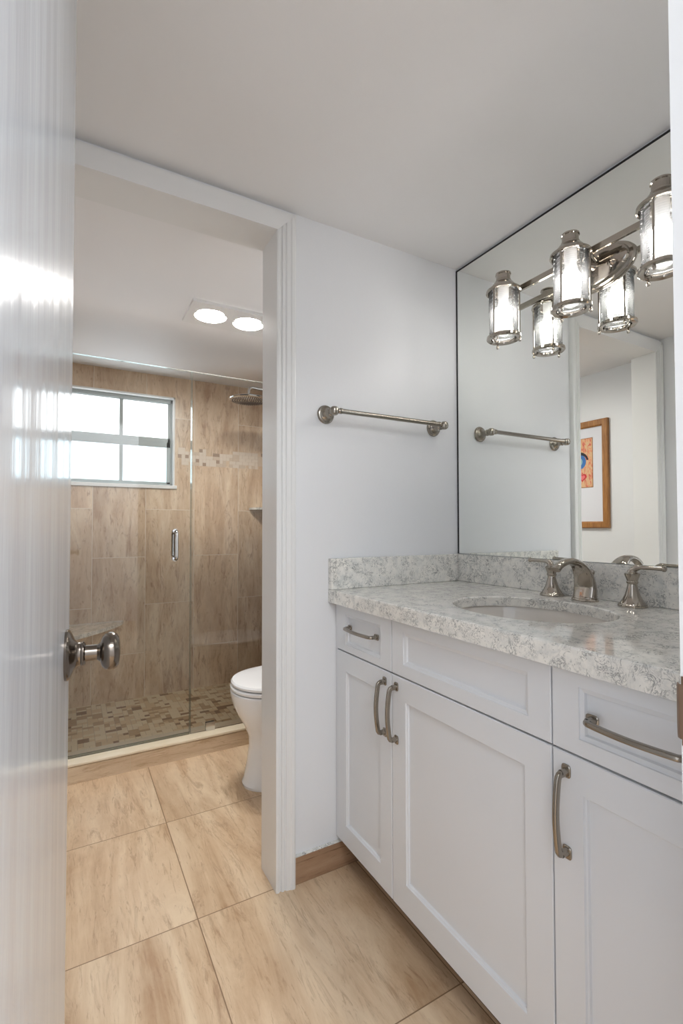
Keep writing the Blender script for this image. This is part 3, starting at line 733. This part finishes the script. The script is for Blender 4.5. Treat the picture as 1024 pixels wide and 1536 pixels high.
# ------------------------------------------------------------------ shower glass
GY = 1.052
sd = thing('shower_door', 'frameless clear glass shower door with vertical handle', 'shower door', (0.07, GY, 0.095))
bm = B(); box(bm, -0.372, 0.521, GY, GY + 0.008, 0.098, 1.880); obj('glass_panel', bm, M_glass, sd)
bm = B(); box(bm, 0.5195, 0.5225, GY, GY + 0.008, 0.098, 1.880); box(bm, -0.372, 0.5225, GY, GY + 0.008, 1.8795, 1.8825); obj('polished_edge', bm, M_edge, sd)
bm = B(); box(bm, -0.372, 0.521, GY - 0.001, GY + 0.009, 0.089, 0.099); obj('bottom_sweep', bm, M_edge, sd)
bm = B()
for sg, y_ in ((-1, GY), (1, GY + 0.008)):
    pth = []
    for k in range(9):
        a = PI / 2 * k / 8; pth.append((0.447, y_ + sg * (0.026 + 0.016 * math.sin(a)) , 0.948 + 0.0 - 0.0 + 0.016 * (1 - math.cos(a)) - 0.0))
    pth = [(0.447, y_, 0.950)] + [(0.447, y_ + sg * (0.024 + 0.018 * math.sin(PI / 2 * k / 8)), 0.950 + 0.018 * (1 - math.cos(PI / 2 * k / 8))) for k in range(9)]
    top = [(p[0], p[1], 2.034 - p[2]) for p in pth][::-1]
    sweep(bm, pth + top, 0.0085, up=(1, 0, 0), seg=16)
    for zz in (0.950, 1.084): lathe(bm, [(0, 0), (0.0125, 0), (0.0125, 0.005), (0, 0.005)], (0.447, y_, zz), (0, sg, 0), 24)
obj('pull_handle', bm, M_chrome, sd)
bm = B()
for zz in (0.35, 1.6): box(bm, -0.374, -0.30, GY - 0.006, GY + 0.014, zz, zz + 0.09, 0, 0.003)
obj('hinge', bm, M_chrome, sd)
sp_ = thing('shower_screen', 'fixed clear glass shower panel right of the glass door', 'glass panel', (0.9, GY, 0.09))
bm = B(); box(bm, 0.5265, XR - 0.001, GY, GY + 0.008, 0.0895, 1.880); obj('glass_panel', bm, M_glass, sp_)
bm = B(); box(bm, 0.5250, 0.5270, GY, GY + 0.008, 0.0895, 1.880); box(bm, 0.525, XR - 0.001, GY, GY + 0.008, 1.8795, 1.8825); obj('polished_edge', bm, M_edge, sp_)
bm = B(); box(bm, 0.600, 0.645, GY - 0.006, GY, 0.0885, 0.130, 0, 0.001); box(bm, 0.600, 0.645, GY + 0.008, GY + 0.014, 0.0885, 0.130, 0, 0.001); obj('clamp', bm, M_chrome, sp_)

# ------------------------------------------------------------------ shower head, shelves
sh = thing('rain_shower', 'round rain shower head on a chrome arm below the ceiling', 'shower fixture', (XR, 1.45, 1.95))
HX, HY, HZ = 0.952, 1.45, 1.890
bm = B(); lathe(bm, [(0, 0), (0.112, 0), (0.120, 0.003), (0.1225, 0.008), (0.118, 0.012), (0.09, 0.016), (0.03, 0.021), (0.020, 0.026), (0.016, 0.032), (0.0165, 0.040), (0.011, 0.046), (0, 0.046)], (HX, HY, HZ - 0.010), seg=56)
hd = obj('rain_head', bm, M_chrome, sh)
bm = B()
for ring in range(1, 8):
    nn_ = ring * 7
    for k in range(nn_):
        a = 2 * PI * k / nn_; box(bm, HX + ring * 0.0145 * math.cos(a) - 0.0022, HX + ring * 0.0145 * math.cos(a) + 0.0022, HY + ring * 0.0145 * math.sin(a) - 0.0022, HY + ring * 0.0145 * math.sin(a) + 0.0022, HZ - 0.0125, HZ - 0.0095)
nz = obj('nozzles', bm, M_dark, hd); nz['kind'] = 'stuff'
bm = B(); sweep(bm, [(HX, HY, HZ + 0.034), (HX, HY, HZ + 0.058), (HX + 0.006, HY, HZ + 0.070), (HX + 0.022, HY, HZ + 0.076), (HX + 0.10, HY, HZ + 0.072), (XR - 0.002, HY, HZ + 0.050)], 0.009, up=(0, 1, 0), seg=16)
obj('shower_arm', bm, M_chrome, sh)
bm = B(); lathe(bm, [(0, 0), (0.030, 0), (0.029, 0.006), (0.014, 0.012), (0, 0.012)], (XR, HY, HZ + 0.050), (-1, 0, 0), 32); obj('wall_flange', bm, M_chrome, sh)

def corner(cx, cy, sx, sy, r, n=24): return [(cx, cy)] + [(cx + sx * r * math.cos(PI / 2 * k / n), cy + sy * r * math.sin(PI / 2 * k / n)) for k in range(n + 1)]
bm = B(); prism(bm, corner(XR - 0.001, YB - 0.001, -1, -1, 0.185), 1.228, 1.243)
tag(obj('corner_shelf', bm, M_marble), 'small quarter round stone shelf in the right shower corner', 'shelf')
bp_ = [(0.300, YB - 0.001), (0.285, 1.875), (0.235, 1.79), (0.156, 1.69), (0.013, 1.54), (-0.16, 1.41), (-0.30, 1.34), (XL2 + 0.001, 1.32), (XL2 + 0.001, YB - 0.001)]
be = thing('corner_bench', 'floating pale stone corner bench seat in the left shower corner', 'bench', (XL2, YB, 0.50))
bm = B(); prism(bm, bp_, 0.500, 0.522); bmesh.ops.bevel(bm, geom=[e for e in bm.edges], offset=0.002, segments=2, affect='EDGES')
obj('bench_slab', bm, M_marble, be)
def shr(f): return [(XL2 + 0.001 + (a - XL2 - 0.001) * f, YB - 0.001 + (b - YB + 0.001) * f) for a, b in bp_]
bm = B(); loft(bm, [[(a, b, 0.33) for a, b in shr(0.80)], [(a, b, 0.4995) for a, b in shr(0.94)]], 0, False)  # tapered body standing in for the shadow under the floating slab
obj('bench_shadow_body', bm, M_tile_back, be)

# ------------------------------------------------------------------ ceiling heat lamp
hl = thing('ceiling_heat_lamp', 'white ceiling panel with two round heat lamps over the toilet room', 'ceiling light', (0.65, 0.85, ZC))
LC = ((0.563, 0.850), (0.745, 0.850))
bm = B()
hx0, hx1, hy0, hy1, hz = 0.458, 0.862, 0.728, 0.968, ZC - 0.014
def cutplate(bm, x0, x1, y0, y1, z, cx, cy, r, n=48):
    inner = []; outer = []
    for k in range(n):
        a = 2 * PI * k / n; c, s = math.cos(a), math.sin(a)
        t = min(((x1 - cx) / c) if c > 1e-9 else ((x0 - cx) / c if c < -1e-9 else 1e9), ((y1 - cy) / s) if s > 1e-9 else ((y0 - cy) / s if s < -1e-9 else 1e9))
        inner.append([cx + r * c, cy + r * s, z]); outer.append([cx + c * t, cy + s * t, z])
    for qx in (x0, x1):
        for qy in (y0, y1):
            k = min(range(n), key=lambda i: (outer[i][0] - qx) ** 2 + (outer[i][1] - qy) ** 2); outer[k] = [qx, qy, z]
    up_ = [[p[0], p[1], z + 0.011] for p in inner]; side = [[p[0], p[1], z + 0.0135] for p in outer]
    loft(bm, [side, outer, inner, up_], 0, False, False, False)
cutplate(bm, hx0, 0.654, hy0, hy1, hz, *LC[0], 0.073)
cutplate(bm, 0.654, hx1, hy0, hy1, hz, *LC[1], 0.073)
bmesh.ops.remove_doubles(bm, verts=bm.verts[:], dist=1e-5)
obj('panel', bm, M_trim, hl)
for cx, cy in LC:
    bm = B(); lathe(bm, [(0.0, hz + 0.0115), (0.0615, hz + 0.0115), (0.0615, hz + 0.009), (0.057, hz + 0.006), (0.045, hz + 0.0035), (0.024, hz + 0.002), (0, hz + 0.0015)], (cx, cy, 0), seg=40)
    obj('heat_bulb', bm, M_heat, hl)
    bm = B(); lathe(bm, [(0.0605, hz + 0.0095), (0.0725, hz + 0.0095), (0.0725, hz + 0.0105), (0.0605, hz + 0.0105), (0.0605, hz + 0.0095)], (cx, cy, 0), seg=40)  # black ring added as the dark shade in the gap round the bulb
    obj('lamp_gap_shade', bm, M_black, hl)

# ------------------------------------------------------------------ framed picture (seen in the mirror)
PXw = XL2 + 0.0005
pc = thing('framed_picture', 'wood framed picture with blue eye and red heart seen in the mirror', 'picture', (PXw, 0.65, 1.45))
fy0, fy1, fz0, fz1, fwid = 0.418, 0.880, 1.096, 1.795, 0.042
bm = B()
loops = []
for ins, dx in ((0, 0), (0, 0.020), (0.006, 0.024), (fwid - 0.008, 0.022), (fwid, 0.014), (fwid, 0.004)):
    a, b, c, d_ = fy0 + ins, fy1 - ins, fz0 + ins, fz1 - ins
    loops.append([(PXw + dx, a, c), (PXw + dx, b, c), (PXw + dx, b, d_), (PXw + dx, a, d_)])
loft(bm, loops, 0, False, False, False)
obj('picture_frame', bm, M_wood, pc)
bm = B(); box(bm, PXw, PXw + 0.006, fy0 + 0.01, fy1 - 0.01, fz0 + 0.01, fz1 - 0.01); obj('mat_board', bm, M_mat, pc)
ay0, ay1, az0, az1 = 0.530, 0.768, 1.365, 1.684
bm = B(); box(bm, PXw + 0.004, PXw + 0.0072, ay0 - 0.004, ay1 + 0.004, az0 - 0.004, az1 + 0.004); fil = obj('fillet', bm, M_wood, pc)
bm = B(); box(bm, PXw + 0.005, PXw + 0.0078, ay0, ay1, az0, az1); art = obj('artwork', bm, M_art, pc)
def disc(bm, cy, cz, r, dx, n=32, mi=0, ry=None):
    vs = [bm.verts.new((PXw + dx, cy + (ry or r) * math.cos(2 * PI * k / n), cz + r * math.sin(2 * PI * k / n))) for k in range(n)]
    bm.faces.new(vs).material_index = mi
bm = B(); disc(bm, 0.625, 1.535, 0.052, 0.0081, mi=0); disc(bm, 0.628, 1.535, 0.030, 0.0084, mi=1)
# black arc over the blue disc
vs = []
for k in range(15):
    t = k / 14; a = 0.15 + (PI - 0.3) * t
    vs.append((0.625 + 0.070 * math.cos(a), 1.535 + 0.066 * math.sin(a)))
inn = [(0.625 + 0.058 * math.cos(0.15 + (PI - 0.3) * k / 14), 1.535 + (0.052 - 0.006 * math.sin(PI * k / 14)) * math.sin(0.15 + (PI - 0.3) * k / 14)) for k in range(15)][::-1]
bm.faces.new([bm.verts.new((PXw + 0.0086, a, b)) for a, b in vs + inn]).material_index = 2
def heart(cy, cz, s, dx, mi):
    pts = []
    for k in range(40):
        t = 2 * PI * k / 40
        pts.append((cy + s * 16 * math.sin(t) ** 3 / 16, cz + s * (13 * math.cos(t) - 5 * math.cos(2 * t) - 2 * math.cos(3 * t) - math.cos(4 * t)) / 16))
    bm.faces.new([bm.verts.new((PXw + dx, a, b)) for a, b in pts]).material_index = mi
heart(0.600, 1.430, 0.030, 0.0086, 3); heart(0.600, 1.430, 0.019, 0.0090, 4)
obj('drawing', bm, [M_blue, M_pale, M_ink, M_red, M_pink], art)
